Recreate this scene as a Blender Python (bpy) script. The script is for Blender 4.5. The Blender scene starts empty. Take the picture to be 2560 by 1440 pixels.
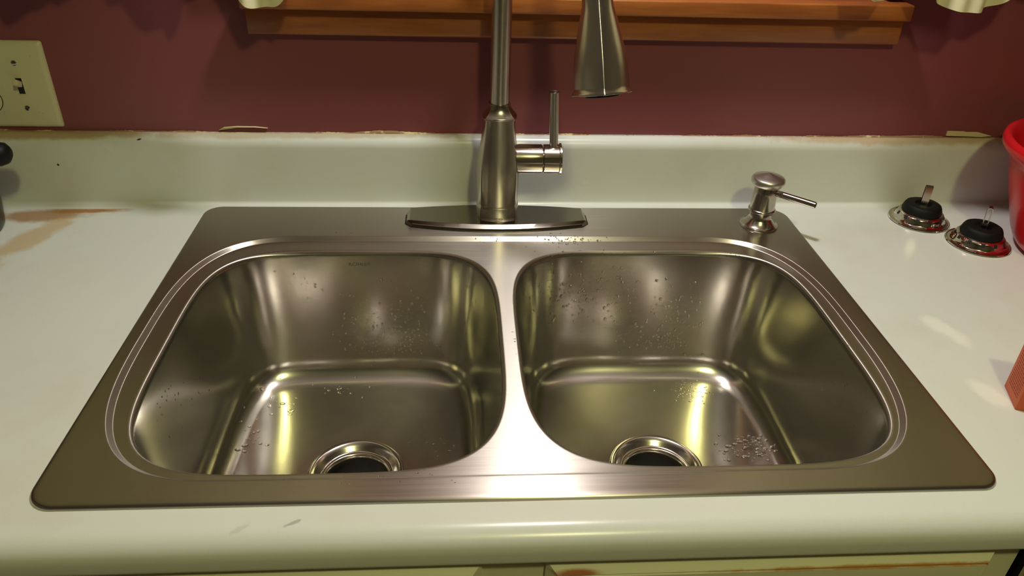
import bpy, bmesh, math, random
from mathutils import Vector, Matrix
from mathutils.bvhtree import BVHTree
PI = math.pi
S = bpy.context.scene
COL = S.collection

# ---------------------------------------------------------------- camera
F_PX = 1928.96
CAM_M = Matrix(((0.9977, 0.0036, -0.0684), (-0.0599, 0.5288, -0.8466), (0.0331, 0.8487, 0.5278)))
CAM_P = Vector((-0.06267, -1.01650, 0.49417))
cd = bpy.data.cameras.new('camera'); cam = bpy.data.objects.new('camera', cd); COL.objects.link(cam)
cd.sensor_width = 36.0; cd.lens = F_PX / 2560 * 36; cd.clip_start = 0.01
cam.matrix_world = Matrix.Translation(CAM_P) @ CAM_M.to_quaternion().to_matrix().to_4x4()
S.camera = cam

# ---------------------------------------------------------------- world, lamps, exposure
w = bpy.data.worlds.new('world'); S.world = w; w.use_nodes = True
w.node_tree.nodes['Background'].inputs[0].default_value = (1.0, 0.78, 0.5, 1)
w.node_tree.nodes['Background'].inputs[1].default_value = 0.012
S.view_settings.view_transform = 'Standard'; S.view_settings.look = 'None'
S.view_settings.gamma = 1.0; S.view_settings.use_curve_mapping = False
S.view_settings.exposure = 0.0

def lamp(name, loc, power, color, radius):
    l = bpy.data.lights.new(name, 'POINT'); l.energy = power; l.color = color; l.shadow_soft_size = radius
    o = bpy.data.objects.new(name, l); COL.objects.link(o); o.location = loc
    return o
lamp('soffit_lamp', (0.10, -0.17, 1.00), 24.0, (1.0, 0.97, 0.96), 0.045)
lamp('ceiling_lamp', (0.24, -1.46, 1.38), 27.0, (0.97, 1.0, 0.46), 0.055)

# ---------------------------------------------------------------- node helpers
class NT:
    def __init__(s, name):
        s.m = bpy.data.materials.new(name); s.m.use_nodes = True
        s.t = s.m.node_tree; s.b = s.t.nodes['Principled BSDF']
    def n(s, typ, **kw):
        x = s.t.nodes.new(typ)
        for k, v in kw.items(): setattr(x, k, v)
        return x
    def l(s, a, b): s.t.links.new(a, b)
    def put(s, sock, v):
        if hasattr(v, 'is_output') or isinstance(v, bpy.types.NodeSocket): s.l(v, sock)
        else: sock.default_value = v
    def math(s, op, a, b=0.0, c=0.0, clamp=False):
        x = s.n('ShaderNodeMath', operation=op, use_clamp=clamp)
        s.put(x.inputs[0], a); s.put(x.inputs[1], b); s.put(x.inputs[2], c)
        return x.outputs[0]
    def pos(s):
        return s.n('ShaderNodeTexCoord').outputs['Object']
    def noise(s, scale, detail=3, rough=0.5, vec=None, sc=(1, 1, 1)):
        mp = s.n('ShaderNodeMapping'); mp.inputs['Scale'].default_value = sc
        s.l(vec if vec is not None else s.pos(), mp.inputs[0])
        x = s.n('ShaderNodeTexNoise'); x.inputs['Scale'].default_value = scale
        x.inputs['Detail'].default_value = detail; x.inputs['Roughness'].default_value = rough
        s.l(mp.outputs[0], x.inputs['Vector'])
        return x.outputs['Fac']
    def ramp(s, v, lo, hi, clamp=True, smooth=True):
        x = s.n('ShaderNodeMapRange'); x.clamp = clamp
        if smooth: x.interpolation_type = 'SMOOTHSTEP'
        s.put(x.inputs[0], v); x.inputs[1].default_value = lo; x.inputs[2].default_value = hi
        x.inputs[3].default_value = 0; x.inputs[4].default_value = 1
        return x.outputs[0]
    def mix(s, fac, a, b):
        x = s.n('ShaderNodeMix', data_type='RGBA')
        s.put(x.inputs[0], fac)
        for k, v in ((6, a), (7, b)):
            if isinstance(v, tuple): x.inputs[k].default_value = (*v[:3], 1)
            else: s.l(v, x.inputs[k])
        return x.outputs[2]
    def bump(s, h, strength, dist):
        x = s.n('ShaderNodeBump'); x.inputs['Strength'].default_value = strength
        x.inputs['Distance'].default_value = dist
        s.l(h, x.inputs['Height']); s.l(x.outputs[0], s.b.inputs['Normal'])
    def blob(s, plane, cx, cy, ang, rx, ry, wob=0.35, nscale=30.0):
        """soft noisy ellipse mask: 1 inside, 0 outside"""
        sep = s.n('ShaderNodeSeparateXYZ'); s.l(s.pos(), sep.inputs[0])
        u = sep.outputs[plane[0]]; v = sep.outputs[plane[1]]
        u = s.math('SUBTRACT', u, cx); v = s.math('SUBTRACT', v, cy)
        ca, sa = math.cos(ang), math.sin(ang)
        uu = s.math('ADD', s.math('MULTIPLY', u, ca / rx), s.math('MULTIPLY', v, sa / rx))
        vv = s.math('ADD', s.math('MULTIPLY', u, -sa / ry), s.math('MULTIPLY', v, ca / ry))
        d = s.math('SQRT', s.math('ADD', s.math('MULTIPLY', uu, uu), s.math('MULTIPLY', vv, vv)))
        d = s.math('ADD', d, s.math('MULTIPLY', s.math('SUBTRACT', s.noise(nscale, 5, 0.65), 0.5), wob * 3))
        return s.math('SUBTRACT', 1.0, s.ramp(d, 0.45, 1.1))

def simple(name, color, rough=0.5, metal=0.0, **kw):
    q = NT(name); q.b.inputs['Base Color'].default_value = (*color, 1)
    q.b.inputs['Roughness'].default_value = rough; q.b.inputs['Metallic'].default_value = metal
    for k, v in kw.items(): q.b.inputs[k.replace('_', ' ')].default_value = v
    return q

M = {}
def steel(name, color, rough, aniso, tangent, grain=(6, 260, 260), bumpk=0.05, var=0.10):
    q = simple(name, color, rough, 1.0)
    q.b.inputs['Anisotropic'].default_value = aniso
    if tangent:
        v = q.n('ShaderNodeCombineXYZ')
        for i in range(3): v.inputs[i].default_value = tangent[i]
        q.l(v.outputs[0], q.b.inputs['Tangent'])
    g = q.noise(1.0, 3, 0.6, sc=grain)
    cl = q.noise(9.0, 3, 0.5)
    r = q.math('ADD', rough - var / 2, q.math('MULTIPLY', g, var))
    r = q.math('ADD', r, q.math('MULTIPLY', q.math('SUBTRACT', cl, 0.5), 0.06))
    q.l(r, q.b.inputs['Roughness'])
    q.l(q.mix(g, tuple(c * 0.93 for c in color), tuple(min(1, c * 1.05) for c in color)), q.b.inputs['Base Color'])
    if bumpk: q.bump(g, bumpk, 0.0002)
    return q.m
SC = (0.49, 0.45, 0.405)
M['deck'] = steel('brushed_steel_deck', SC, 0.33, 0.86, (0, 1, 0.0), (5, 500, 5), 0.02)
M['bowl'] = steel('satin_steel_bowl', (0.65, 0.62, 0.55), 0.20, 0.5, (0, 1, 0.9), (35, 35, 1100), 0.10, 0.05)
M['drain'] = simple('polished_steel', (0.60, 0.56, 0.50), 0.19, 1.0).m
def brushed(name, color, rough, aniso, tangent):
    q = simple(name, color, rough, 1.0); q.b.inputs['Anisotropic'].default_value = aniso
    v = q.n('ShaderNodeCombineXYZ')
    for i in range(3): v.inputs[i].default_value = tangent[i]
    q.l(v.outputs[0], q.b.inputs['Tangent']); return q.m
M['nickel'] = brushed('brushed_nickel', (0.56, 0.51, 0.44), 0.27, 0.75, (0, 0, 1))
M['nickel_x'] = brushed('brushed_nickel_handle', (0.58, 0.53, 0.46), 0.22, 0.5, (1, 0, 0))
M['satin'] = simple('satin_nickel', (0.50, 0.455, 0.39), 0.20, 1.0).m
M['plate'] = simple('smooth_nickel_plate', (0.34, 0.31, 0.265), 0.20, 1.0).m
M['head'] = simple('brushed_pump_head', (0.62, 0.58, 0.53), 0.38, 1.0).m
M['chrome'] = simple('chrome', (0.75, 0.70, 0.66), 0.05, 1.0).m
M['etch'] = simple('etched_mark', (0.22, 0.19, 0.13), 0.5, 0.8).m
M['dark'] = simple('dark_void', (0.006, 0.005, 0.004), 0.7).m
M['rubber'] = simple('black_rubber', (0.004, 0.0037, 0.0033), 0.6, 0, Specular_IOR_Level=0.25).m
M['black'] = simple('black_plastic', (0.005, 0.005, 0.005), 0.5, 0, Specular_IOR_Level=0.2).m
M['olive'] = simple('dark_olive_glaze', (0.03, 0.028, 0.012), 0.35).m
q = simple('red_plastic', (0.60, 0.010, 0.016), 0.24); M['red'] = q.m
q = NT('water'); q.b.inputs['Transmission Weight'].default_value = 1; q.b.inputs['IOR'].default_value = 1.4
q.b.inputs['Roughness'].default_value = 0.0; q.b.inputs['Base Color'].default_value = (1, 1, 1, 1); M['water'] = q.m

# laminate worktop with the rusty stains by the left end, water marks and scuffs
def laminate(name, stains, dark=None):
    q = simple(name, (0.62, 0.60, 0.53), 0.24)
    q.b.inputs['Specular IOR Level'].default_value = 0.4
    base = q.mix(q.noise(900, 1), (0.67, 0.685, 0.63), (0.72, 0.735, 0.68))
    base = q.mix(q.math('MULTIPLY', q.ramp(q.noise(6, 4, 0.6), 0.5, 0.75), 0.25), base, (0.55, 0.50, 0.38))
    for plane, cx, cy, ang, rx, ry, amt, col, wob in stains:
        b = q.blob(plane, cx, cy, ang, rx, ry, wob)
        base = q.mix(q.math('MULTIPLY', b, amt), base, col)
    q.l(base, q.b.inputs['Base Color'])
    q.l(q.math('ADD', 0.20, q.math('MULTIPLY', q.noise(14, 3), 0.10)), q.b.inputs['Roughness'])
    q.bump(q.noise(600, 2), 0.03, 0.0003)
    return q.m
RUST = (0.42, 0.17, 0.035); TAN = (0.54, 0.33, 0.10)
M['counter'] = laminate('white_laminate', [
    ((0, 1), -0.585, -0.011, 0.06, 0.060, 0.009, 0.95, RUST, 0.3),
    ((0, 1), -0.535, -0.003, 0.03, 0.020, 0.0022, 1.0, (0.40, 0.13, 0.02), 0.1),
    ((0, 1), -0.635, -0.024, 0.12, 0.085, 0.024, 0.85, (0.33, 0.165, 0.05), 0.3),
    ((0, 1), -0.618, -0.085, 1.15, 0.090, 0.024, 0.6, TAN, 0.5),
    ((0, 1), -0.655, -0.165, 1.0, 0.05, 0.035, 0.45, (0.58, 0.46, 0.22), 0.5),
    ((0, 1), 0.50, -0.31, 1.9, 0.040, 0.016, 0.6, (0.92, 0.92, 0.84), 0.5),
    ((0, 1), 0.485, -0.43, 1.9, 0.030, 0.014, 0.5, (0.92, 0.92, 0.84), 0.5),
    ((0, 1), -0.236, -0.580, 0.5, 0.014, 0.0035, 0.28, (0.36, 0.34, 0.28), 1.6),
    ((0, 1), -0.196, -0.576, 0.5, 0.007, 0.0016, 0.5, (0.20, 0.19, 0.16), 1.5),
])
M['splash'] = laminate('white_laminate_backsplash', [
    ((0, 2), -0.60, 0.097, 0.02, 0.17, 0.008, 0.75, (0.40, 0.22, 0.06), 0.35),
    ((0, 2), -0.20, 0.099, 0.01, 0.40, 0.006, 0.6, (0.45, 0.34, 0.16), 0.4),
    ((0, 2), 0.60, 0.099, 0.0, 0.25, 0.010, 0.7, (0.50, 0.32, 0.13), 0.4),
    ((0, 2), -0.615, 0.055, 0.0, 0.0022, 0.0022, 1.0, (0.03, 0.02, 0.02), 0.1),
    ((0, 2), -0.500, 0.0915, 0.2, 0.004, 0.0012, 1.0, (0.03, 0.02, 0.02), 0.1),
])
# plum wall paint
q = simple('plum_paint', (0.155, 0.046, 0.040), 0.42)
q.l(q.mix(q.noise(5, 3), (0.205, 0.050, 0.056), (0.230, 0.060, 0.066)), q.b.inputs['Base Color'])
q.bump(q.noise(260, 3), 0.12, 0.001); M['wall'] = q.m
M['cream_wall'] = simple('cream_room_paint', (0.16, 0.14, 0.11), 0.8).m
M['ceiling'] = simple('ceiling_paint', (0.22, 0.19, 0.16), 0.9).m
q = simple('floor_vinyl', (0.20, 0.13, 0.07), 0.5); M['floor'] = q.m
# caulk / torn paint
q = simple('old_caulk', (0.52, 0.42, 0.22), 0.8)
q.l(q.mix(q.ramp(q.noise(38, 5, 0.7), 0.50, 0.62), (0.27, 0.16, 0.07), (0.60, 0.49, 0.24)), q.b.inputs['Base Color'])
M['caulk'] = q.m
# varnished pine trim
def wood(name, a, b):
    q = simple(name, a, 0.32)
    n1 = q.noise(4.0, 5, 0.6, sc=(2.0, 14, 16)); n2 = q.noise(30, 3, 0.5, sc=(0.6, 8, 8))
    c = q.mix(q.ramp(n1, 0.3, 0.7), a, b)
    c = q.mix(q.math('MULTIPLY', q.ramp(n2, 0.45, 0.75), 0.5), c, tuple(x * 0.55 for x in a))
    kn = q.n('ShaderNodeTexVoronoi'); kn.inputs['Scale'].default_value = 9
    mp = q.n('ShaderNodeMapping'); mp.inputs['Scale'].default_value = (1, 2, 2); q.l(q.pos(), mp.inputs[0]); q.l(mp.outputs[0], kn.inputs['Vector'])
    c = q.mix(q.math('SUBTRACT', 1.0, q.ramp(kn.outputs['Distance'], 0.02, 0.06)), c, (0.05, 0.018, 0.006))
    q.l(c, q.b.inputs['Base Color']); return q.m
M['pine'] = wood('varnished_pine', (0.40, 0.130, 0.030), (0.29, 0.080, 0.018))
# curtain cloth
q = simple('cream_cotton', (0.72, 0.66, 0.42), 0.85); q.bump(q.noise(700, 2), 0.3, 0.0005); M['cloth'] = q.m
# cabinet paint
q = simple('yellowed_white_paint', (0.58, 0.54, 0.34), 0.45)
c = q.mix(q.ramp(q.noise(25, 5, 0.7), 0.55, 0.72), (0.76, 0.72, 0.50), (0.62, 0.54, 0.32)); q.l(c, q.b.inputs['Base Color'])
M['cab'] = q.m
q = simple('stained_cabinet_paint', (0.58, 0.54, 0.34), 0.5)
c = q.mix(q.blob((0, 2), 0.30, -0.0545, 0.0, 0.20, 0.0030, 0.40), (0.76, 0.72, 0.50), (0.48, 0.22, 0.05))
c = q.mix(q.blob((0, 2), 0.035, -0.053, 0, 0.025, 0.004, 0.3), c, (0.40, 0.12, 0.03))
q.l(c, q.b.inputs['Base Color']); M['cab_stain'] = q.m
# switch plate
q = simple('ivory_plastic', (0.60, 0.55, 0.34), 0.35)
q.l(q.mix(q.ramp(q.noise(90, 5, 0.7), 0.62, 0.72), (0.62, 0.57, 0.37), (0.38, 0.30, 0.15)), q.b.inputs['Base Color']); M['ivory'] = q.m
M['ivory_dark'] = simple('aged_ivory', (0.40, 0.32, 0.16), 0.4).m
# orange carton with rows of fine print
q = simple('orange_card', (0.60, 0.10, 0.015), 0.5); M['orange'] = q.m
M['print_red'] = simple('dark_red_print', (0.25, 0.02, 0.01), 0.5).m
M['glass_night'] = simple('night_window_glass', (0.004, 0.004, 0.005), 0.05).m

# ---------------------------------------------------------------- mesh helpers
def link(name, bm, mat, parent=None, smooth=True, sharp=35, mats=None):
    bmesh.ops.recalc_face_normals(bm, faces=bm.faces)
    for f in bm.faces: f.smooth = smooth
    for e in bm.edges:
        if len(e.link_faces) == 2 and e.calc_face_angle(0) > math.radians(sharp): e.smooth = False
    me = bpy.data.meshes.new(name); bm.to_mesh(me); bm.free()
    for m in (mats or [mat]): me.materials.append(m)
    o = bpy.data.objects.new(name, me); COL.objects.link(o)
    if parent: o.parent = parent
    return o
def tag(o, label=None, cat=None, group=None, kind=None):
    for k, v in (('label', label), ('category', cat), ('group', group), ('kind', kind)):
        if v: o[k] = v
    return o
def empty(name, loc=(0, 0, 0), rz=0.0):
    o = bpy.data.objects.new(name, None); COL.objects.link(o); o.location = loc; o.rotation_euler = (0, 0, rz)
    o.empty_display_size = 0.02
    return o
def loft(bm, rings, close=True, cap0=False, cap1=False):
    vr = [[bm.verts.new(p) for p in r] for r in rings]
    n = len(rings[0])
    for a, b in zip(vr, vr[1:]):
        for i in range(n if close else n - 1):
            j = (i + 1) % n
            bm.faces.new((a[i], a[j], b[j], b[i]))
    if cap0: bm.faces.new(vr[0][::-1])
    if cap1: bm.faces.new(vr[-1])
    return vr
def frame(d):
    d = Vector(d).normalized(); up = Vector((0, 0, 1)) if abs(d.z) < 0.95 else Vector((1, 0, 0))
    x = d.cross(up).normalized(); return x, x.cross(d).normalized(), d
def lathe(bm, prof, origin=(0, 0, 0), axis=(0, 0, 1), n=64, cap0=False, cap1=False, shape=None, rot=0.0):
    """prof = [(h, r)]; shape(theta, h) multiplies the radius"""
    o = Vector(origin); x, y, d = frame(axis)
    if abs(Vector(axis).normalized().z) > 0.999: x, y = Vector((1, 0, 0)), Vector((0, 1, 0))
    rings = []
    for h, r in prof:
        ring = []
        for i in range(n):
            t = 2 * PI * i / n + rot
            k = shape(t - rot, h) if shape else 1
            ring.append(o + d * h + x * (r * k * math.cos(t)) + y * (r * k * math.sin(t)))
        rings.append(ring)
    return loft(bm, rings, True, cap0, cap1)
def tube(bm, pts, rad, n=32, cap=True):
    pts = [Vector(p) for p in pts]; rings = []
    x, y, d = frame(pts[1] - pts[0])
    for i, p in enumerate(pts):
        t = (pts[min(i + 1, len(pts) - 1)] - pts[max(i - 1, 0)]).normalized()
        x = (x - t * x.dot(t)).normalized(); y = t.cross(x)
        r = rad(i / (len(pts) - 1)) if callable(rad) else rad
        rings.append([p + x * (r * math.cos(2 * PI * k / n)) + y * (r * math.sin(2 * PI * k / n)) for k in range(n)])
    return loft(bm, rings, True, cap, cap)
def box(bm, x0, x1, y0, y1, z0, z1, bev=0.0, seg=2):
    r = bmesh.ops.create_cube(bm, size=1)
    for v in r['verts']:
        v.co = Vector(((x0 + x1) / 2 + v.co.x * (x1 - x0), (y0 + y1) / 2 + v.co.y * (y1 - y0), (z0 + z1) / 2 + v.co.z * (z1 - z0)))
    if bev:
        es = {e for v in r['verts'] for e in v.link_edges}
        bmesh.ops.bevel(bm, geom=list(es), offset=bev, segments=seg, profile=0.5, affect='EDGES', clamp_overlap=True)
def extrude_x(bm, prof, x0, x1, nx=1):
    """prof = [(y, z)] closed outline"""
    rings = [[Vector((x0 + (x1 - x0) * i / nx, y, z)) for y, z in prof] for i in range(nx + 1)]
    return loft(bm, rings, True, True, True)
def arc(cx, cy, r, a0, a1, n):
    return [(cx + r * math.cos(math.radians(a0 + (a1 - a0) * i / n)), cy + r * math.sin(math.radians(a0 + (a1 - a0) * i / n))) for i in range(n + 1)]
def text_bm(txt, size, depth, mat4):
    cu = bpy.data.curves.new('lettering', 'FONT'); cu.body = txt; cu.size = size; cu.extrude = depth
    cu.align_x = 'CENTER'; cu.align_y = 'CENTER'; cu.resolution_u = 3
    o = bpy.data.objects.new('lettering', cu); COL.objects.link(o)
    dg = bpy.context.evaluated_depsgraph_get(); dg.update()
    me = bpy.data.meshes.new_from_object(o.evaluated_get(dg))
    bm = bmesh.new(); bm.from_mesh(me); bm.transform(mat4)
    bpy.data.objects.remove(o); bpy.data.curves.remove(cu); bpy.data.meshes.remove(me)
    return bm

YAW = math.radians(0.4)       # the wall runs a hair out of parallel with the sink
CZ = -0.0035                  # worktop surface below the sink's rim

# ---------------------------------------------------------------- room
def struct(name, bm, mat, rz=0.0, **kw):
    o = link(name, bm, mat, **kw); o['kind'] = 'structure'; o.rotation_euler = (0, 0, rz); return o
bm = bmesh.new(); WY = 0.038
wx0, wx1, wz0, wz1 = -0.30, 0.50, 0.31, 1.05      # window opening
for a in ((-1.7, wx0, -0.9, 1.5), (wx1, 2.1, -0.9, 1.5), (wx0, wx1, -0.9, wz0), (wx0, wx1, wz1, 1.5)):
    box(bm, a[0], a[1], WY, WY + 0.12, a[2], a[3])
struct('wall_back', bm, M['wall'], YAW, smooth=False)
bm = bmesh.new(); box(bm, -1.8, -1.7, -3.3, 0.2, -0.9, 1.5); struct('wall_left', bm, M['cream_wall'], smooth=False)
bm = bmesh.new(); box(bm, 2.1, 2.2, -3.3, 0.2, -0.9, 1.5); struct('wall_right', bm, M['cream_wall'], smooth=False)
bm = bmesh.new(); box(bm, -1.8, 2.2, -3.4, -3.3, -0.9, 1.5); struct('wall_front', bm, M['cream_wall'], smooth=False)
bm = bmesh.new(); box(bm, -1.8, 2.2, -3.4, 0.2, 1.5, 1.6); struct('ceiling', bm, M['ceiling'], smooth=False)
bm = bmesh.new(); box(bm, -1.8, 2.2, -3.4, 0.2, -1.0, -0.9); struct('floor', bm, M['floor'], smooth=False)
# window: glass, sash, side casings (above the frame), stool and apron
win = tag(empty('window_1', (0, 0, 0), YAW), kind='structure')
bm = bmesh.new(); box(bm, wx0 - 0.005, wx1 + 0.005, 0.10, 0.106, wz0 - 0.005, wz1 + 0.005); link('window_pane', bm, M['glass_night'], win, smooth=False)
bm = bmesh.new()
for a in ((wx0, wx0 + 0.04, wz0, wz1), (wx1 - 0.04, wx1, wz0, wz1), (wx0, wx1, wz0, wz0 + 0.04), (wx0, wx1, wz1 - 0.04, wz1), (wx0, wx1, 0.66, 0.70)):
    box(bm, a[0], a[1], 0.08, 0.115, a[2], a[3], 0.002)
link('window_sash', bm, M['pine'], win)
bm = bmesh.new()
box(bm, wx0 - 0.07, wx0, 0.020, WY, wz0 + 0.002, wz1 + 0.07, 0.003); box(bm, wx1, wx1 + 0.07, 0.020, WY, wz0 + 0.002, wz1 + 0.07, 0.003)
box(bm, wx0, wx1, 0.020, WY, wz1, wz1 + 0.07, 0.003); link('window_casing', bm, M['pine'], win)
bm = bmesh.new(); box(bm, -0.336, 0.540, 0.006, 0.10, 0.2700, 0.2905, 0.0025, 3); struct('trim_1', bm, M['pine'], YAW)
bm = bmesh.new()
pr = [(WY, 0.2690), (0.024, 0.2690), (0.0235, 0.262), (0.0235, 0.2385), (0.0255, 0.2350), (0.030, 0.2340), (WY, 0.2340)]
extrude_x(bm, pr, -0.333, 0.540, 40); struct('trim_2', bm, M['pine'], YAW, sharp=50)

# ---------------------------------------------------------------- worktop and backsplash
SX0, SX1, SY0, SY1 = -0.419, 0.419, -0.559, 0.0
top = empty('countertop', (0, 0, 0))
tag(top, 'off-white laminate worktop with rolled front edge around the steel sink', 'countertop')
bm = bmesh.new()
hx0, hx1, hy0, hy1 = SX0 + 0.012, SX1 - 0.012, SY0 + 0.012, SY1 - 0.012
YF = -0.5805; RR = 0.0185
front = [(YF, CZ)] + [(YF - RR * math.sin(math.radians(a)) * 1.05, CZ - RR + RR * math.cos(math.radians(a))) for a in range(6, 91, 6)]
front += [(YF - RR * 1.05, -0.0300)] + [(YF - RR * 1.05 + 0.006 * (1 - math.cos(math.radians(a))), -0.0300 - 0.006 * math.sin(math.radians(a))) for a in range(15, 91, 15)]
front += [(YF - 0.004, -0.036), (YF - 0.004, -0.028)]
X0, X1 = -1.69, 2.09
rings = [[Vector((x, y, z)) for y, z in front] for x in (X0, X1)]
loft(bm, rings, False)
def quad(bm, x0, x1, y0, y1, z):
    bm.faces.new([bm.verts.new((x, y, z)) for x, y in ((x0, y0), (x1, y0), (x1, y1), (x0, y1))])
for zz in (CZ, -0.028):
    for a in ((X0, X1, YF, hy0), (X0, hx0, hy0, hy1), (hx1, X1, hy0, hy1), (X0, X1, hy1, 0.024)): quad(bm, *a, zz)
bmesh.ops.remove_doubles(bm, verts=bm.verts, dist=1e-6)
link('worktop_slab', bm, M['counter'], top, sharp=80)
bm = bmesh.new()
SPY = 0.0185
pr = [(0.0, CZ)] + [(SPY - 0.0045 + 0.0045 * math.sin(math.radians(a)), CZ + 0.0045 - 0.0045 * math.cos(math.radians(a))) for a in range(6, 91, 6)]
pr += [(SPY, 0.068), (SPY, 0.075)]
pr += [(SPY + 0.0145 * (1 - math.cos(math.radians(a))), 0.0815 + 0.0160 * math.sin(math.radians(a))) for a in range(0, 91, 6)]
pr += [(WY - 0.0005, 0.0975), (WY - 0.0005, CZ - 0.01), (0.0, CZ - 0.01)]
extrude_x(bm, pr, X0, X1)
o = link('backsplash', bm, M['splash'], top, sharp=60); o.rotation_euler = (0, 0, YAW)

# old caulk and torn paint along the joint of backsplash and wall
random.seed(4)
bm = bmesh.new(); N = 700; xs = [-0.80 + 1.72 * i / N for i in range(N + 1)]
def rag(x):
    a = 0.0010 + 0.0008 * math.sin(x * 23) + 0.0006 * math.sin(x * 71 + 1)
    if -0.22 < x < -0.08: a += 0.0026 * math.sin((x + 0.22) / 0.14 * PI)
    if -0.72 < x < -0.62: a += 0.0012
    if 0.45 < x < 0.66: a += 0.0016
    return max(0.0005, a + random.uniform(-0.0004, 0.0004))
rings = []
for x in xs:
    h = rag(x)
    rings.append([Vector((x, WY - 0.0004, 0.0965 + h)), Vector((x, WY - 0.0018 - random.uniform(0, .0008), 0.0965 + h * 0.85)), Vector((x, WY - 0.0030 - h * 0.3, 0.0977 + random.uniform(0, .0003))), Vector((x, WY - 0.0042, 0.0970))])
loft(bm, rings, False)
o = link('caulk_strip', bm, M['caulk'], None, sharp=80); o.rotation_euler = (0, 0, YAW)
tag(o, 'ragged yellowed caulk line along the top of the backsplash below the plum wall', 'caulk')
def flake(pts, label, group=None):
    bm = bmesh.new()
    a = [bm.verts.new((x, WY - 0.0028 - k, z)) for x, z, k in pts]; b = [bm.verts.new((x, WY - 0.0006, z)) for x, z, k in pts]
    bm.faces.new(a); bm.faces.new(b[::-1])
    for i in range(len(pts)):
        j = (i + 1) % len(pts); bm.faces.new((a[i], b[i], b[j], a[j]))
    o = link('paint_flake', bm, M['flake'], None, smooth=False); o.rotation_euler = (0, 0, YAW)
    tag(o, label, 'paint flake')
M['flake'] = simple('bare_plaster_paper', (0.62, 0.52, 0.28), 0.8).m
flake([(0.664, 0.1005, 0), (0.664, 0.1075, 0), (0.690, 0.1072, 0), (0.694, 0.1062, 0), (0.712, 0.1062, 0), (0.735, 0.1005, 0), (0.720, 0.0990, 0)], 'big cream torn paper flake above the backsplash beside the red bowl')
flake([(-0.395, 0.1005, 0), (-0.388, 0.1045, 0.001), (-0.370, 0.1062, 0.002), (-0.345, 0.1060, 0.002), (-0.328, 0.1040, 0.001), (-0.345, 0.1048, 0.001), (-0.370, 0.1046, 0.001)], 'thin curled paint sliver lifting off above the left part of the backsplash')

# ---------------------------------------------------------------- sink
sink = empty('kitchen_sink', (0, 0, CZ)); SO = Vector((0, 0, -CZ))
tag(sink, 'stainless steel double bowl drop-in sink set in the off-white worktop', 'sink')
def rrect(x0, x1, y0, y1, r, n=14):
    out = []
    for cx, cy, a0 in ((x1 - r[0], y1 - r[0], 0), (x0 + r[1], y1 - r[1], 90), (x0 + r[2], y0 + r[2], 180), (x1 - r[3], y0 + r[3], 270)):
        k = len([0 for _ in out]) // (n + 1)
        out += arc(cx, cy, r[k], a0, a0 + 90, n)
    return out
def se_point(t, cx, cy, axr, axl, ayb, ayf, n, hw=0.0):
    c, s = math.cos(t), math.sin(t)
    x = (abs(c) ** (2 / n)) * (axr if c >= 0 else axl); y = (abs(s) ** (2 / n)) * (ayb if s >= 0 else ayf)
    return (cx + (hw + x if c >= 0 else -hw - x), cy + (y if s >= 0 else -y))
def se_params(n_out, args, hw=0.0, dense=8000):
    P = [se_point(2 * PI * (i + 0.5) / dense, *args, hw) for i in range(dense)]
    L = [0.0]
    for i in range(dense): a, b = P[i], P[(i + 1) % dense]; L.append(L[-1] + math.hypot(a[0] - b[0], a[1] - b[1]))
    out = []; j = 0
    for k in range(n_out):
        t = L[-1] * k / n_out
        while L[j + 1] < t: j += 1
        a, b = P[j], P[(j + 1) % dense]; f = (t - L[j]) / max(1e-12, L[j + 1] - L[j])
        out.append((a[0] + (b[0] - a[0]) * f, a[1] + (b[1] - a[1]) * f))
    return out
def offset(c, d):
    """inset a closed ccw contour by d along its normals"""
    n = len(c); out = []
    for i in range(n):
        ax, ay = c[i - 1]; bx, by = c[(i + 1) % n]
        tx, ty = bx - ax, by - ay; L = math.hypot(tx, ty) or 1
        out.append((c[i][0] - ty / L * d, c[i][1] + tx / L * d))
    return out
OX = -0.0055
step = se_params(1100, (OX, -0.312, 0.1500, 0.1500, 0.2215, 0.2215, 3.0), 0.25)
BW = {}
bowlL = se_params(520, (-0.1970, -0.3210, 0.1810, 0.1810, 0.1995, 0.2005, 4.2))
bowlR = se_params(520, (0.1880, -0.3210, 0.1860, 0.1860, 0.2005, 0.2005, 4.2))
ZI = -0.0050        # inner ledge level
def V3(c, z): return [SO + Vector((x, y, z)) for x, y in c]
bm = bmesh.new()
outer = rrect(SX0, SX1, SY0, SY1, (0.030, 0.024, 0.024, 0.020), 14)
rim = [(0.0, -0.0036), (0.0, -0.0024), (0.0006, -0.0011), (0.0017, -0.0003), (0.0032, 0.0), (0.0060, 0.0)]
vr_o = loft(bm, [V3(offset(outer, d), z) for d, z in rim])
prof = [(-0.0015, 0.0), (0.0, 0.0)]
def stepz(t, e=0.2):
    k = 1 / (1 - e)                       # rounded shoulders, straight ramp between
    if t < e: return k * t * t / (2 * e)
    if t > 1 - e: return 1 - k * (1 - t) ** 2 / (2 * e)
    return k * (t - e / 2)
for k in range(1, 21):
    t = k / 21; prof.append((0.0070 * t, ZI * stepz(t)))
prof += [(0.0070, ZI), (0.0085, ZI)]
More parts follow.
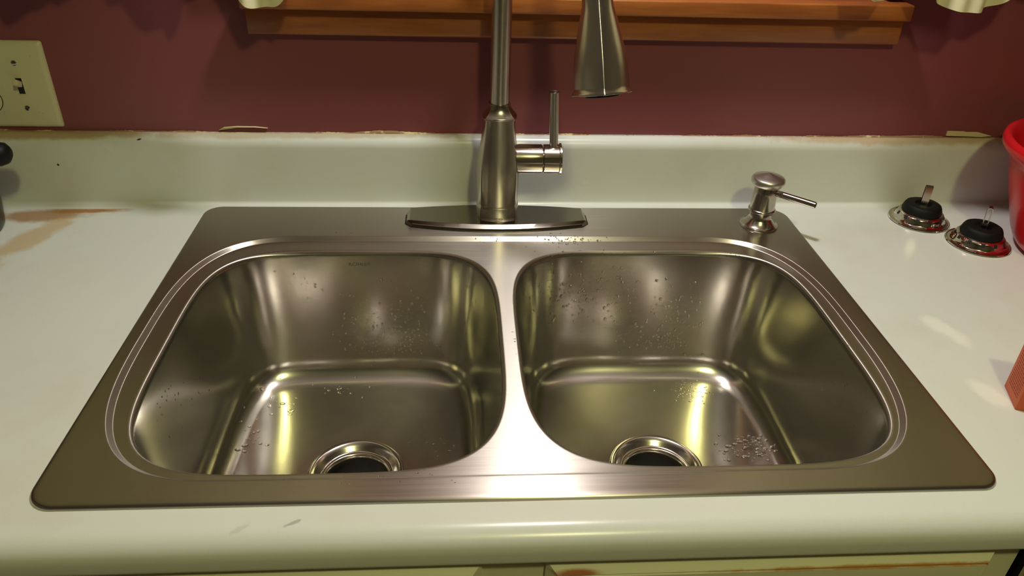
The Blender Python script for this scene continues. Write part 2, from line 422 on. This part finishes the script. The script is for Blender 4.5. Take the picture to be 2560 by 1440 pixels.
# at the front the step is a tight crease
def step_off(d):
    return offset(step, d)
vr_s = loft(bm, [V3(step_off(d), z) for d, z in prof])
vr_b = []
ro = [(-0.0028, 0.0), (-0.0018, 0.0)]
for c in (bowlL, bowlR):
    rr = [V3(offset(c, d), ZI + z) for d, z in ro]
    rr += [V3(offset(c, -0.0018 + 0.0048 * math.sin(math.radians(a))), ZI - 0.0048 * (1 - math.cos(math.radians(a)))) for a in range(12, 85, 12)]
    vr_b.append(loft(bm, rr))
def ring_edges(v):
    out = []
    for i in range(len(v)):
        e = bm.edges.get((v[i], v[(i + 1) % len(v)])); out.append(e)
    return out
bmesh.ops.triangle_fill(bm, use_beauty=True, use_dissolve=False, normal=(0, 0, 1), edges=ring_edges(vr_o[-1]) + ring_edges(vr_s[0]))
bmesh.ops.triangle_fill(bm, use_beauty=True, use_dissolve=False, normal=(0, 0, 1), edges=ring_edges(vr_s[-1]) + ring_edges(vr_b[0][0]) + ring_edges(vr_b[1][0]))
link('sink_deck', bm, M['deck'], sink, sharp=89)
BOWLZ = -0.2005
def bowl(c, drain):
    bm = bmesh.new(); rings = []
    n = len(c)
    rings.append(V3(offset(c, 0.0012), ZI - 0.0025)); rings.append(V3(offset(c, 0.0030), ZI - 0.0052))
    rings.append(V3(offset(c, 0.0034), ZI - 0.008))
    for k in range(1, 9):
        t = k / 8; rings.append(V3(offset(c, 0.0036 + 0.0130 * t), ZI - 0.008 - t * 0.151))
    R = 0.033; b0 = 0.0166; z0 = ZI - 0.159
    for a in range(6, 85, 6):
        A = math.radians(a); rings.append(V3(offset(c, b0 + R * (1 - math.cos(A)) * 1.0), z0 - R * math.sin(A)))
    base = offset(c, b0 + R * 0.93); zb = z0 - R * 0.997
    for k in range(0, 15):
        t = k / 14; s = t
        ring = []
        for i, (x, y) in enumerate(base):
            th = math.atan2(y - drain[1], x - drain[0])
            px, py = drain[0] + 0.0575 * math.cos(th), drain[1] + 0.0575 * math.sin(th)
            ring.append(SO + Vector((x + (px - x) * s, y + (py - y) * s, zb + (BOWLZ - 0.0025 - zb) * (t ** 1.1) - 0.0)))
        rings.append(ring)
    loft(bm, rings)
    for f in bm.faces:
        pass
    o = link('bowl', bm, M['bowl'], sink, sharp=60)
    # drain flange
    d = SO + Vector((drain[0], drain[1], BOWLZ - 0.0015))
    bm = bmesh.new()
    pf = [(-0.004, 0.0590), (0.0000, 0.0588), (0.0016, 0.0575), (0.0020, 0.0555), (0.0012, 0.0530), (-0.0020, 0.0490), (-0.0055, 0.0460), (-0.0070, 0.0440), (-0.0062, 0.0420), (-0.0070, 0.0400), (-0.012, 0.0385), (-0.060, 0.0375)]
    lathe(bm, pf, d, n=96); link('drain_flange', bm, M['drain'], o, sharp=60)
    bm = bmesh.new(); lathe(bm, [(-0.0600, 0.0376), (-0.0595, 0.001)], d, n=48, cap1=True); link('drain_cup', bm, M['dark'], o, sharp=60)
    return o
bl = bowl(bowlL, (-0.1890, -0.3270)); br = bowl(bowlR, (0.1840, -0.3270))
m4 = Matrix.Translation(SO + Vector((-0.1937, -0.1262, -0.0232))) @ Matrix.Rotation(math.radians(90 - 5.5), 4, 'X') 
o = link('engraved_mark', text_bm('KOHLER', 0.0075, 0.0002, Matrix.Translation(m4.to_translation()) @ Matrix.Rotation(math.radians(84.5), 4, 'X') @ Matrix.Diagonal((1.0, 1.0, 1, 1))), M['etch'], bl, smooth=False)
o['label'] = 'dark etched lettering'

# ---------------------------------------------------------------- faucet
FX, FY = -0.0092, -0.0380
fau = empty('kitchen_faucet', (FX, FY, 0.0))
tag(fau, 'tall brushed nickel pull-down kitchen faucet on a lens-shaped deck plate behind the sink', 'faucet')
def bulged(c, m):
    """bulged square: radius factor by angle, corner half-width c, side reach m (returned relative to c)"""
    s = m - c; Rr = (c * c + s * s) / (2 * s); dc = Rr - s    # arc centre is at distance c-dc.. from the axis
    def f(t, h=0):
        u = ((t + PI / 4) % (PI / 2)) - PI / 4
        k = c - dc
        # point on ray at angle u from side normal hitting circle centre (k,0) radius Rr
        return (k * math.cos(u) + math.sqrt(max(0, Rr * Rr - (k * math.sin(u)) ** 2)))
    return f
def bulged_loft(bm, secs, origin=(0, 0, 0), axis=(0, 0, 1), rot=0.0, n=160, cap0=False, cap1=False):
    o = Vector(origin); d = Vector(axis).normalized()
    x = Vector((1, 0, 0)); x = (x - d * x.dot(d)).normalized(); y = d.cross(x)
    rings = []
    for h, c, m in secs:
        f = bulged(c, m) if m > c * 1.0001 and m < c * 1.4 else None
        ring = []
        for i in range(n):
            t = 2 * PI * i / n
            r = f(t) if f else c * math.sqrt(2)
            ring.append(o + d * h + x * (r * math.cos(t + rot)) + y * (r * math.sin(t + rot)))
        rings.append(ring)
    return loft(bm, rings, True, cap0, cap1)
# deck plate: long lens with clipped ends and a chamfered brim
def lens(hx, hyf, hyb, clip, n=40):
    P = []
    def yy(x, h): return h * (1 - (x / (hx * 1.16)) ** 2 * 0.55 - 0.0)
    xs = [-hx + clip + (2 * hx - 2 * clip) * i / n for i in range(n + 1)]
    P += [(x, -yy(x, hyf)) for x in xs]
    P += [(hx, -yy(hx, hyf) * 0.72), (hx, yy(hx, hyb) * 0.55)]
    P += [(x, yy(x, hyb)) for x in reversed(xs)]
    P += [(-hx, yy(hx, hyb) * 0.55), (-hx, -yy(hx, hyf) * 0.72)]
    return P
def scalepts(P, ox, oy, z): 
    mx = max(p[0] for p in P); return [Vector((p[0] * (1 - ox / mx), p[1] - math.copysign(min(oy, abs(p[1])), p[1]), z)) for p in P]
bm = bmesh.new()
L0 = lens(0.1270, 0.0425, 0.0325, 0.008)
def topline(hx, f0, f1, b0, b1, z):
    P = []
    for i, (x, y) in enumerate(L0):
        X = max(-hx, min(hx, x * hx / 0.1190)); u = (X / hx) ** 2
        P.append(Vector((X, -(f0 + (f1 - f0) * u) if y < 0 else b0 + (b1 - b0) * u, z)))
    k = len(P); P[41].y *= 0.93; P[-1].y *= 0.93
    return P
rg = [scalepts(L0, 0.0005, 0.0005, 0.0002), scalepts(L0, 0, 0, 0.0012), scalepts(L0, 0.0014, 0.0012, 0.0048), scalepts(L0, 0.0022, 0.0020, 0.0053), topline(0.1215, 0.0360, 0.0225, 0.0265, 0.0165, 0.0086), topline(0.1203, 0.0352, 0.0217, 0.0257, 0.0157, 0.0090)]
loft(bm, rg, True, True, True); link('deck_plate', bm, M['plate'], fau, sharp=14)
bm = bmesh.new(); g = scalepts(L0, -0.0012, -0.0012, 0.0001); g2 = scalepts(L0, -0.0012, -0.0012, 0.0009)
loft(bm, [g, g2], True, True, True); link('gasket', bm, M['rubber'], fau, smooth=False)
# body
bm = bmesh.new()
secs = [(0.0074, 0.0218, 0.0262), (0.0080, 0.0238, 0.0285), (0.016, 0.0243, 0.0292), (0.0268, 0.0240, 0.0290), (0.0282, 0.0236, 0.0286), (0.0290, 0.0229, 0.0280), (0.0310, 0.0226, 0.0279)]
for z, c, m in ((0.045, .0229, .0284), (0.062, .0233, .0289), (0.078, .0233, .0288), (0.092, .0225, .0277), (0.106, .0210, .0256), (0.120, .0194, .0235), (0.134, .0182, .0219), (0.146, .0176, .0212), (0.1515, .0176, .0213)):
    secs.append((z, c, m))
# smooth resample of the body sections
def resamp(secs, k=5):
    out = []
    for i in range(len(secs) - 1):
        p0 = secs[max(i - 1, 0)]; p1 = secs[i]; p2 = secs[i + 1]; p3 = secs[min(i + 2, len(secs) - 1)]
        for j in range(k):
            t = j / k; out.append(tuple(0.5 * (2 * b + (c - a) * t + (2 * a - 5 * b + 4 * c - d) * t * t + (3 * b - a - 3 * c + d) * t ** 3) for a, b, c, d in zip(p0, p1, p2, p3)))
    out.append(secs[-1]); return out
body = secs[:6] + resamp(secs[6:], 6)
bulged_loft(bm, body, cap0=True, cap1=True); link('faucet_body', bm, M['nickel'], fau, sharp=75)
bm = bmesh.new()
cs = [(0.1500, 0.0176, 0.0212), (0.1512, 0.0192, 0.0230), (0.1524, 0.0194, 0.0232), (0.1536, 0.0186, 0.0222)]
for k in range(1, 9):
    t = k / 8; e = (1 - t) ** 1.9
    c = 0.0102 + (0.0186 - 0.0102) * e; m = 0.01425 + (0.0222 - 0.01425) * e; cs.append((0.1536 + 0.0150 * t, c, min(m, c * 1.395)))
bulged_loft(bm, cs, cap0=True, cap1=True); link('collar', bm, M['satin'], fau, sharp=50)
# spout tube: rises, arcs over towards the front right and comes down into the spray head
HEAD = Vector((0.0915, -0.2090, 0.2360)) - Vector((FX, FY, 0))
hd = Vector((HEAD.x, HEAD.y, 0)); reach = hd.length; hd.normalize()
tilt = math.radians(9)
axis_dn = Vector((0.10, -0.262, -0.96)).normalized()
HL = 0.112; NECK = HEAD - axis_dn * HL
pts = [Vector((0, 0, 0.160 + 0.28 * i / 10)) for i in range(11)]
# arc by hermite to neck
p0 = pts[-1]; p1 = NECK; d0 = Vector((0, 0, 1)) * 0.46; d1 = axis_dn * 0.40
for i in range(1, 41):
    t = i / 40; pts.append(p0 * (2 * t ** 3 - 3 * t ** 2 + 1) + d0 * (t ** 3 - 2 * t ** 2 + t) + p1 * (-2 * t ** 3 + 3 * t ** 2) + d1 * (t ** 3 - t ** 2))
bm = bmesh.new(); tube(bm, pts, 0.01265, 48); link('spout', bm, M['nickel'], fau)
# spray head
bm = bmesh.new()
hsec = [(0.0, .0092, .01285), (0.004, .0112, .0148), (0.020, .0116, .0148), (0.034, .0138, .0168), (0.050, .0163, .0197), (0.066, .0187, .0225), (0.080, .0201, .0241), (0.092, .0207, .0247), (0.101, .0209, .0249), (0.105, .0210, .0250)]
hs = resamp(hsec, 5) + [(0.1065, .0213, .0254), (0.1085, .0220, .0262), (0.1100, .0229, .0270), (0.1112, .0232, .0273), (0.1120, .0230, .0271)]
HROT = math.radians(50)
bulged_loft(bm, [(h, c, m) for h, c, m in hs], NECK, axis_dn, HROT, 160, True, True)
sh = link('spray_head', bm, M['nickel'], fau, sharp=75)
bm = bmesh.new(); lathe(bm, [(0.0, 0.0185), (0.0022, 0.0180), (0.0028, 0.0165), (0.0030, 0.004)], HEAD, axis_dn, 48, True, True); link('spray_nozzle', bm, M['rubber'], sh)
# handle: horizontal hub, rotating cap, lever
HZ = 0.0905; HR = 0.0200
bm = bmesh.new(); lathe(bm, [(0.018, HR * .97), (0.0250, HR * .97), (0.0275, HR), (0.0585, HR), (0.0595, HR - 0.0008), (0.0597, 0.012)], (0, 0, HZ), (1, 0, 0), 64, True, True)
link('handle_hub', bm, M['nickel_x'], fau)
bm = bmesh.new(); lathe(bm, [(0.0597, 0.012), (0.0604, 0.012), (0.0606, HR - 0.0010), (0.0616, HR), (0.0815, HR), (0.0825, HR + 0.0016), (0.0848, HR + 0.0018), (0.0856, HR + 0.0008), (0.0860, HR - 0.002), (0.0862, 0.004)], (0, 0, HZ), (1, 0, 0), 64, True, True)
cap = link('handle_cap', bm, M['nickel_x'], fau)
bm = bmesh.new()
l0 = Vector((0.0745, -0.002, HZ + 0.014)); l1 = Vector((0.0712, 0.004, 0.1820)); n_ = 12
lp = [l0 + (l1 - l0) * (i / n_) for i in range(n_ + 1)]
tube(bm, lp, lambda t: 0.0055 + 0.0017 * t - (0.0 if t < 0.99 else 0.0), 40); 
ld = (l1 - l0).normalized()
lathe(bm, [(0.0, 0.0071), (0.0006, 0.0069), (0.0009, 0.0062), (0.0010, 0.001)], l1, ld, 40, False, True)
link('lever', bm, M['nickel'], fau, sharp=30)
bm = text_bm('MOEN', 0.0042, 0.00015, Matrix.Translation((0.0006, -0.02925, 0.0135)) @ Matrix.Rotation(math.radians(90), 4, 'X'))
o = link('engraved_mark', bm, M['etch'], fau, smooth=False); o['label'] = 'faint dark etched lettering'

# ---------------------------------------------------------------- soap dispenser
sd = empty('soap_dispenser', (0.3650, -0.0545, 0.0))
tag(sd, 'brushed nickel soap dispenser with domed top at the back right corner of the sink', 'soap dispenser')
bm = bmesh.new()
pf = [(0.0, 0.0262), (0.0012, 0.0266), (0.0024, 0.0262)] + [(0.0024 + 0.0110 * t, 0.0262 - (0.0262 - 0.0152) * (t ** 0.62)) for t in (.1, .2, .3, .45, .6, .8, 1.0)] + [(0.0200, 0.0149), (0.0225, 0.0150)]
lathe(bm, pf, n=64, cap0=True, cap1=True); link('base_flange', bm, M['satin'], sd)
bm = bmesh.new(); lathe(bm, [(0.0220, 0.0150), (0.0228, 0.0182), (0.0240, 0.0190), (0.0255, 0.0190), (0.0268, 0.0182), (0.0275, 0.0168), (0.0277, 0.0165)], n=64, cap0=True, cap1=True); link('collar', bm, M['satin'], sd)
bm = bmesh.new(); lathe(bm, [(0.0270, 0.0170), (0.0480, 0.0166), (0.0560, 0.0160), (0.0605, 0.0140), (0.0610, 0.005)], n=64, cap0=True, cap1=True); link('pump_body', bm, M['satin'], sd)
bm = bmesh.new()
lathe(bm, [(0.0595, 0.0120), (0.0604, 0.0160), (0.0622, 0.0198), (0.0650, 0.0222), (0.0685, 0.0231), (0.0715, 0.0226), (0.0732, 0.0212), (0.0736, 0.0206), (0.0752, 0.0155), (0.0772, 0.0085), (0.0798, 0.0008)], n=72, cap0=True, cap1=True)
link('pump_head', bm, M['head'], sd, sharp=30)
a = Vector((0.008, -0.004, 0.0530)); b = Vector((0.0530, -0.0455, 0.0525))
bm = bmesh.new(); tube(bm, [a + (b - a) * (i / 8) for i in range(9)], 0.0046, 32); noz = link('nozzle', bm, M['satin'], sd)
dd = (b - a).normalized()
bm = bmesh.new(); lathe(bm, [(0.0, 0.0036), (0.0003, 0.0034)], b, dd, 24, True, True); link('nozzle_opening', bm, M['dark'], noz)

# ---------------------------------------------------------------- basket strainers lying upside down on the worktop
def strainer(loc, rz, spin, label):
    t = empty('sink_strainer', (loc[0], loc[1], CZ + 0.0002), rz); tag(t, label, 'sink strainer', 'loose sink basket strainers')
    bm = bmesh.new()
    n = 120
    pf = [(0.0000, 0.0405), (0.0004, 0.0430), (0.0016, 0.0440), (0.0030, 0.0434), (0.0033, 0.0422), (0.0026, 0.0412), (0.0030, 0.0385), (0.0040, 0.0366), (0.0066, 0.0354), (0.0092, 0.0347), (0.0118, 0.0336), (0.0140, 0.0320), (0.0151, 0.0290), (0.0155, 0.0262), (0.0156, 0.010)]
    vr = lathe(bm, [(h, r * 0.962) for h, r in pf], n=n, cap0=True, cap1=True)
    idx = {v: (i, j) for i, r in enumerate(vr) for j, v in enumerate(r)}
    for f in bm.faces:
        k = [idx[v] for v in f.verts]
        if len(k) == 4 and min(a for a, b in k) in (9, 10) and max(a for a, b in k) in (10, 11):
            js = sorted(b for a, b in k)
            j = js[0] if js[-1] - js[0] < 10 else js[-1]
            if j % 10 in (3, 4, 5): f.material_index = 1
    link('strainer_basket', bm, None, t, mats=[M['chrome'], M['dark']], sharp=40)
    bm = bmesh.new()
    lathe(bm, [(0.0148, 0.0262), (0.0156, 0.0272), (0.0180, 0.0274), (0.0235, 0.0255), (0.0262, 0.0240), (0.0272, 0.0222), (0.0272, 0.0120), (0.0240, 0.0095), (0.0238, 0.002)], n=72, cap0=True, cap1=True)
    link('rubber_stopper', bm, M['rubber'], t)
    bm = bmesh.new()      # flat strip bent into a narrow clip
    w2 = 0.0048
    path = [(-0.0034, 0.021), (-0.0034, 0.0530), (-0.0026, 0.0552), (0.0, 0.0560), (0.0026, 0.0552), (0.0034, 0.0530), (0.0034, 0.021)]
    inner = [(y * 0.72, z - (0.0010 if 0.052 < z else 0)) for y, z in path]
    cs_ = math.cos(spin); sn = math.sin(spin)
    rings = []
    for x in (-w2, w2):
        rings.append([Vector((x * cs_ - y * sn, x * sn + y * cs_, z)) for y, z in path + inner[::-1]])
    loft(bm, rings, True, True, True)
    link('post_clip', bm, M['satin'], t, sharp=50)
    return t
strainer((0.6155, -0.0325), 0.2, -0.62, 'shiny steel basket strainer with black stopper nearer the backsplash, its metal clip seen broadside')
strainer((0.6645, -0.1035), 0.9, 0.10, 'shiny steel basket strainer with black stopper touching the red bowl, its clip seen edge-on')

# ---------------------------------------------------------------- red bowl
rb = empty('red_bowl', (0.7940, -0.1430, CZ + 0.0002))
tag(rb, 'glossy red plastic bowl with rolled rim at the right edge of the worktop', 'bowl')
bm = bmesh.new()
pf = [(0.0, 0.076), (0.001, 0.0795), (0.006, 0.0855), (0.014, 0.0920), (0.026, 0.0985), (0.040, 0.1040), (0.075, 0.1165), (0.105, 0.1260), (0.120, 0.1305), (0.128, 0.1350), (0.133, 0.1405), (0.139, 0.1450), (0.1455, 0.1462), (0.1510, 0.1445), (0.1530, 0.1405), (0.1500, 0.1360), (0.140, 0.1310), (0.110, 0.1240), (0.050, 0.1035), (0.020, 0.090), (0.008, 0.073), (0.006, 0.002)]
lathe(bm, pf, n=128, cap0=True, cap1=True); o = link('bowl_shell', bm, M['red'], rb, sharp=70)

# ---------------------------------------------------------------- orange carton
A0 = Vector((0.4952, -0.4537)); B0 = Vector((0.5077, -0.4158)); ang = math.atan2(B0.y - A0.y, B0.x - A0.x) - PI / 2
ob = empty('orange_carton', (A0.x, A0.y, CZ + 0.0002), ang)
tag(ob, 'orange cardboard carton with rows of fine print at the right edge of the photo', 'carton')
bm = bmesh.new(); box(bm, 0, 0.118, 0, 0.040, 0, 0.060, 0.0008); link('carton_box', bm, M['orange'], ob)
bm = bmesh.new(); random.seed(8)
z = 0.010
while z < 0.054:                       # rows of fine print on the side panel
    y = 0.006
    while y < 0.034:
        L = random.uniform(0.002, 0.006); L = min(L, 0.035 - y)
        box(bm, -0.00012, 0.00005, y, y + L, z, z + 0.0011); y += L + 0.0012
    z += 0.0030
box(bm, 0.012, 0.072, -0.00012, 0.0001, 0.004, 0.0065); box(bm, 0.012, 0.072, -0.00012, 0.0001, 0.014, 0.022)
link('printing', bm, M['print_red'], ob, smooth=False)

# ---------------------------------------------------------------- pot with a black knobbed handle at the left edge
kb = empty('handled_pot', (-0.7200, -0.0760, CZ + 0.0002))
tag(kb, 'dark pot with a black handle knob at the left edge of the worktop', 'pot')
bm = bmesh.new(); lathe(bm, [(0, .050), (.0015, .0535), (.006, .0560), (.012, .0570), (.036, .0600), (.058, .0600), (.062, .0608), (.064, .0600), (.062, .0580), (.012, .0545), (.010, .002)], n=72, cap0=True, cap1=True); link('pot_body', bm, M['olive'], kb)
bm = bmesh.new(); tube(bm, [(-.010, .0, .076), (.02, .001, .0850), (.05, .003, .0985), (.068, .005, .1040)], .0055, 16); link('handle_rod', bm, M['black'], kb)
bm = bmesh.new(); lathe(bm, [(0, .008), (.001, .0125), (.006, .0150), (.020, .0156), (.029, .0135), (.0335, .0085), (.0345, .001)], (.062, .005, .1060), (0.93, 0, 0.12), n=14, cap0=True, cap1=True); link('handle_knob', bm, M['black'], kb, sharp=60)
bm = bmesh.new(); lathe(bm, [(.0615, .0570), (.066, .0560), (.0745, .022), (.078, .006), (.0782, .001)], n=60, cap0=True, cap1=True); link('lid', bm, M['olive'], kb)

# ---------------------------------------------------------------- wall plate with toggle switch and outlet
sw = empty('switch_plate', (-0.6630, WY, 0.1610)); sw.rotation_euler = (0, 0, YAW)
sw.location = (-0.6590, WY - 0.0046, 0.1610)
tag(sw, 'ivory double wall plate with toggle switch and outlet on the plum wall at far left', 'switch plate')
bm = bmesh.new(); hw, hh = 0.0578, 0.0580
pl = []
for d, y in ((0, 0.0), (0.0, -0.0012), (0.0012, -0.0032), (0.0040, -0.0052), (0.0060, -0.0056)):
    pl.append([Vector((x, y, z)) for x, z in rrect(-hw + d, hw - d, -hh + d, hh - d, (0.003,) * 4, 4)])
loft(bm, pl, True, True, True); link('plate', bm, M['ivory'], sw, sharp=50)
gx = 0.0188
for gx_, zz in ((gx, 0.0302), (gx, -0.0302)):
    bm = bmesh.new(); lathe(bm, [(0, .0035), (.0008, .0034), (.0012, .0024), (.0013, .0004)], (gx_, -0.0056, zz), (0, -1, 0), 24, True, True)
    s_ = link('screw', bm, M['satin'], sw)
    bm = bmesh.new(); box(bm, gx_ - .0026, gx_ + .0026, -.00705, -.0060, zz - .0005, zz + .0005); link('screw_slot', bm, M['dark'], s_, smooth=False)
bm = bmesh.new(); box(bm, gx - .0054, gx + .0054, -.0066, -.0052, -.0122, .0122, .0006)
tg = link('toggle_frame', bm, M['ivory'], sw)
bm = bmesh.new(); box(bm, gx - .0038, gx + .0038, -.0068, -.0063, -.0105, .0105); link('toggle_slot', bm, M['dark'], tg, smooth=False)
bm = bmesh.new(); box(bm, -.0034, .0034, -.0135, .0, -.0038, .0038, .0012)
bm.transform(Matrix.Translation((gx, -.0066, .0020)) @ Matrix.Rotation(math.radians(-28), 4, 'X')); link('toggle_lever', bm, M['ivory'], tg)
for zz in (-0.0195, 0.0195):
    bm = bmesh.new(); lathe(bm, [(0, .0176), (.0006, .0176), (.0008, .0170)], (-0.0275, -0.0054, zz), (0, -1, 0), 48, True, True); r_ = link('outlet_gap', bm, M['dark'], sw)
    bm = bmesh.new(); lathe(bm, [(0, .0168), (.0016, .0168), (.0020, .0162)], (-0.0275, -0.0054, zz), (0, -1, 0), 48, True, True); link('outlet_face', bm, M['ivory'], sw)

# ---------------------------------------------------------------- curtains in front of the window's lower corners; unseen outer stretches added for sink reflections
def curtain(x0, x1, hem, label, y0=-0.002, seed=1):
    """hem(x) = height of the lower edge; folds run up to the rod"""
    bm = bmesh.new(); N = 420; Z = 14; T = 0.0012
    def yf(x, t): return y0 + 0.010 * math.sin((x - x0) * 95 + seed) * (0.35 + 0.65 * t) + 0.004 * math.sin((x - x0) * 210)
    for side in (0, 1):
        rings = []
        for i in range(N + 1):
            x = x0 + (x1 - x0) * i / N; zb = hem(x)
            rings.append([Vector((x, yf(x, 1 - k / Z) + side * T, zb + (0.95 - zb) * (k / Z) ** 1.2)) for k in range(Z + 1)])
        loft(bm, rings, False)
    o = link('window_curtain', bm, M['cloth'], None, sharp=80)
    # a hem band
    tag(o, label, 'curtain', 'cream cotton curtains over the sink window')
    return o
def lobes(L, high):
    def h(x):
        z = high
        for cx, zc, wl in L:
            z = min(z, zc + (high - zc) * min(1, (abs(x - cx) / wl)) ** 3)
        return z
    return h
curtain(-0.960, -0.250, lobes([(-0.585, 0.310, 0.060), (-0.411, 0.2905, 0.036), (-0.293, 0.2825, 0.042)], 0.335), 'cream curtain hem hanging over the left end of the window ledge', y0=-0.050, seed=0.3)  # stretch left of the window is added, unseen, to reflect cream in the sink
curtain(0.415, 1.150, lobes([(0.454, 0.3070, 0.036), (0.575, 0.2970, 0.075), (0.780, 0.325, 0.08)], 0.355), 'cream curtain hem hanging past the right end of the window ledge', y0=-0.050, seed=2.2)  # outer stretch past the casing added out of view for the right flange's reflection

# ---------------------------------------------------------------- sink cabinet and dishwasher
cabn = empty('sink_cabinet', (0, 0, 0)); tag(cabn, 'cream painted base cabinet with stained drawer fronts below the worktop edge', 'cabinet')
bm = bmesh.new()
fy = -0.584
for a in ((-0.470, 0.436, -0.070, -0.0285), (-0.470, -0.430, -0.85, -0.070), (0.396, 0.436, -0.85, -0.070), (-0.048, 0.013, -0.80, -0.070), (-0.430, -0.048, -0.24, -0.20), (0.013, 0.396, -0.24, -0.20), (-0.430, 0.396, -0.85, -0.80)):
    box(bm, a[0], a[1], fy, fy + 0.019, a[2], a[3])
link('face_frame', bm, M['cab'], cabn, smooth=False)
bm = bmesh.new(); box(bm, -0.470, -0.455, fy + 0.019, 0.0, -0.89, -0.0285); box(bm, 0.421, 0.436, fy + 0.019, 0.0, -0.89, -0.0285); box(bm, -0.455, 0.421, fy + 0.02, 0.0, -0.87, -0.85)
link('cabinet_box', bm, M['cab'], cabn, smooth=False)
def front_panel(x0, x1, z1, z0, mat, name):
    bm = bmesh.new()
    def rg(d, y): return [Vector((x, y, z)) for x, z in ((x0 + d, z0 + d), (x1 - d, z0 + d), (x1 - d, z1 - d), (x0 + d, z1 - d))]
    loft(bm, [rg(0, fy), rg(0, fy - 0.004), rg(0.0095, fy - 0.0125), rg(0.0110, fy - 0.0112), rg(0.0125, fy - 0.0125), rg(0.02, fy - 0.0128)], True, True, True)
    return link(name, bm, mat, cabn, smooth=False)
front_panel(-0.415, -0.044, -0.0440, -0.190, M['cab'], 'drawer_front')
front_panel(0.010, 0.4090, -0.0440, -0.190, M['cab_stain'], 'drawer_front')
front_panel(-0.415, -0.044, -0.215, -0.82, M['cab'], 'door'); front_panel(0.010, 0.4090, -0.215, -0.82, M['cab'], 'door')
dw = empty('dishwasher', (0, 0, 0)); tag(dw, 'black dishwasher front with thin metal edge strip at the bottom right corner', 'dishwasher')
bm = bmesh.new(); box(bm, 0.4410, 1.035, -0.600, -0.02, -0.87, -0.0480, 0.002); link('dishwasher_body', bm, M['black'], dw)
bm = bmesh.new(); box(bm, 0.4385, 0.4397, -0.5985, -0.5925, -0.87, -0.0500, 0.0005); link('edge_strip', bm, M['satin'], dw)
lc = empty('base_cabinet', (0, 0, 0)); tag(lc, 'cream base cabinet left of the sink cabinet under the worktop', 'cabinet')
bm = bmesh.new(); box(bm, -1.10, -0.474, fy, -0.02, -0.87, -0.0285); link('cabinet_box', bm, M['cab'], lc, smooth=False)

# ---------------------------------------------------------------- water droplets
bpy.context.view_layer.update()
def bvh_of(objs):
    vs, ps = [], []
    for o in objs:
        mw = o.matrix_world; k = len(vs); vs += [mw @ v.co for v in o.data.vertices]
        ps += [[k + i for i in p.vertices] for p in o.data.polygons]
    return BVHTree.FromPolygons(vs, ps)
def by_name(n): return [o for o in COL.objects if o.type == 'MESH' and o.name.split('.')[0] == n]
tree = bvh_of(by_name('bowl') + by_name('sink_deck'))
def seen(px, py):
    d = CAM_M @ Vector(((px - 1280) / F_PX, -(py - 720) / F_PX, -1)); d.normalize()
    h = tree.ray_cast(CAM_P, d)
    return (h[0], h[1] if h[1].dot(d) < 0 else -h[1]) if h[0] is not None else None
def drop(bm, p, nrm, r, el=1.0, ang=0.0):
    x, y, d = frame(nrm); ca, sa = math.cos(ang), math.sin(ang)
    X = x * ca + y * sa; Y = y * ca - x * sa; n = 10; rings = []
    for h, k in ((-0.12, 1.0), (0.12, 0.97), (0.30, 0.80), (0.42, 0.50), (0.47, 0.18)):
        rings.append([p + d * (h * r) + X * (r * k * math.cos(2 * PI * i / n)) + Y * (r * k * el * math.sin(2 * PI * i / n)) for i in range(n)])
    loft(bm, rings, True, True, True)
def droplets(name, regions, seed, label):
    random.seed(seed); bm = bmesh.new(); placed = []
    for cx, cy, rx, ry, num, r0, r1 in regions:
        k = 0; tries = 0
        while k < int(num * 1.6) and tries < num * 20:
            tries += 1
            px = random.gauss(cx, rx * 0.5); py = random.gauss(cy, ry * 0.5)
            r = 1.35 * (r0 + (r1 - r0) * random.random() ** 2.0)
            h = seen(px, py)
            if not h: continue
            if any((h[0] - q).length < (r + s) * 1.0 for q, s in placed): continue
            placed.append((h[0], r)); k += 1
            drop(bm, h[0], h[1], r, random.choice((1, 1, 1.25, 1.6)), random.uniform(-0.5, 0.5))
    o = link(name, bm, M['water'], None, sharp=80)
    tag(o, label, 'water droplets', None, 'stuff')
droplets('water_droplets', [(1000, 800, 110, 100, 60, .0006, .0016), (880, 720, 190, 90, 22, .0005, .0012), (1010, 860, 110, 40, 50, .0005, .0013), (760, 710, 50, 60, 8, .0006, .0012), (730, 850, 40, 80, 20, .0004, .0008), (1170, 760, 20, 90, 20, .0005, .0010), (930, 830, 90, 70, 60, .0005, .0011), (860, 975, 60, 20, 10, .0006, .0015), (620, 1090, 60, 60, 14, .0008, .0020), (700, 1010, 60, 50, 8, .0010, .0024), (1080, 1120, 50, 30, 8, .0006, .0014), (450, 1000, 110, 120, 30, .0004, .0009)], 11, 'scattered clear water droplets on the walls and floor of the left bowl')
droplets('water_droplets', [(1490, 740, 140, 80, 110, .0006, .0019), (1360, 740, 30, 140, 40, .0005, .0011), (1680, 790, 70, 90, 70, .0006, .0018), (1560, 830, 110, 40, 25, .0007, .0018), (1670, 855, 60, 20, 30, .0006, .0013), (1470, 640, 140, 30, 22, .0005, .0012), (1720, 980, 60, 35, 35, .0007, .0014), (1870, 1120, 60, 35, 36, .0010, .0022), (1310, 800, 25, 120, 30, .0004, .0008), (2080, 960, 90, 160, 40, .0004, .0009), (1830, 640, 30, 20, 14, .0004, .0008)], 12, 'dense clear water droplets on the walls and floor of the right bowl')
droplets('water_droplets', [(1420, 603, 60, 12, 26, .0005, .0013), (1220, 606, 60, 10, 5, .0004, .0008), (1300, 592, 140, 8, 5, .0003, .0007), (1500, 596, 120, 14, 8, .0004, .0008), (850, 585, 60, 10, 6, .0004, .0009), (900, 1195, 250, 25, 16, .0004, .0008)], 13, 'few clear water droplets on the steel ledge in front of the faucet')
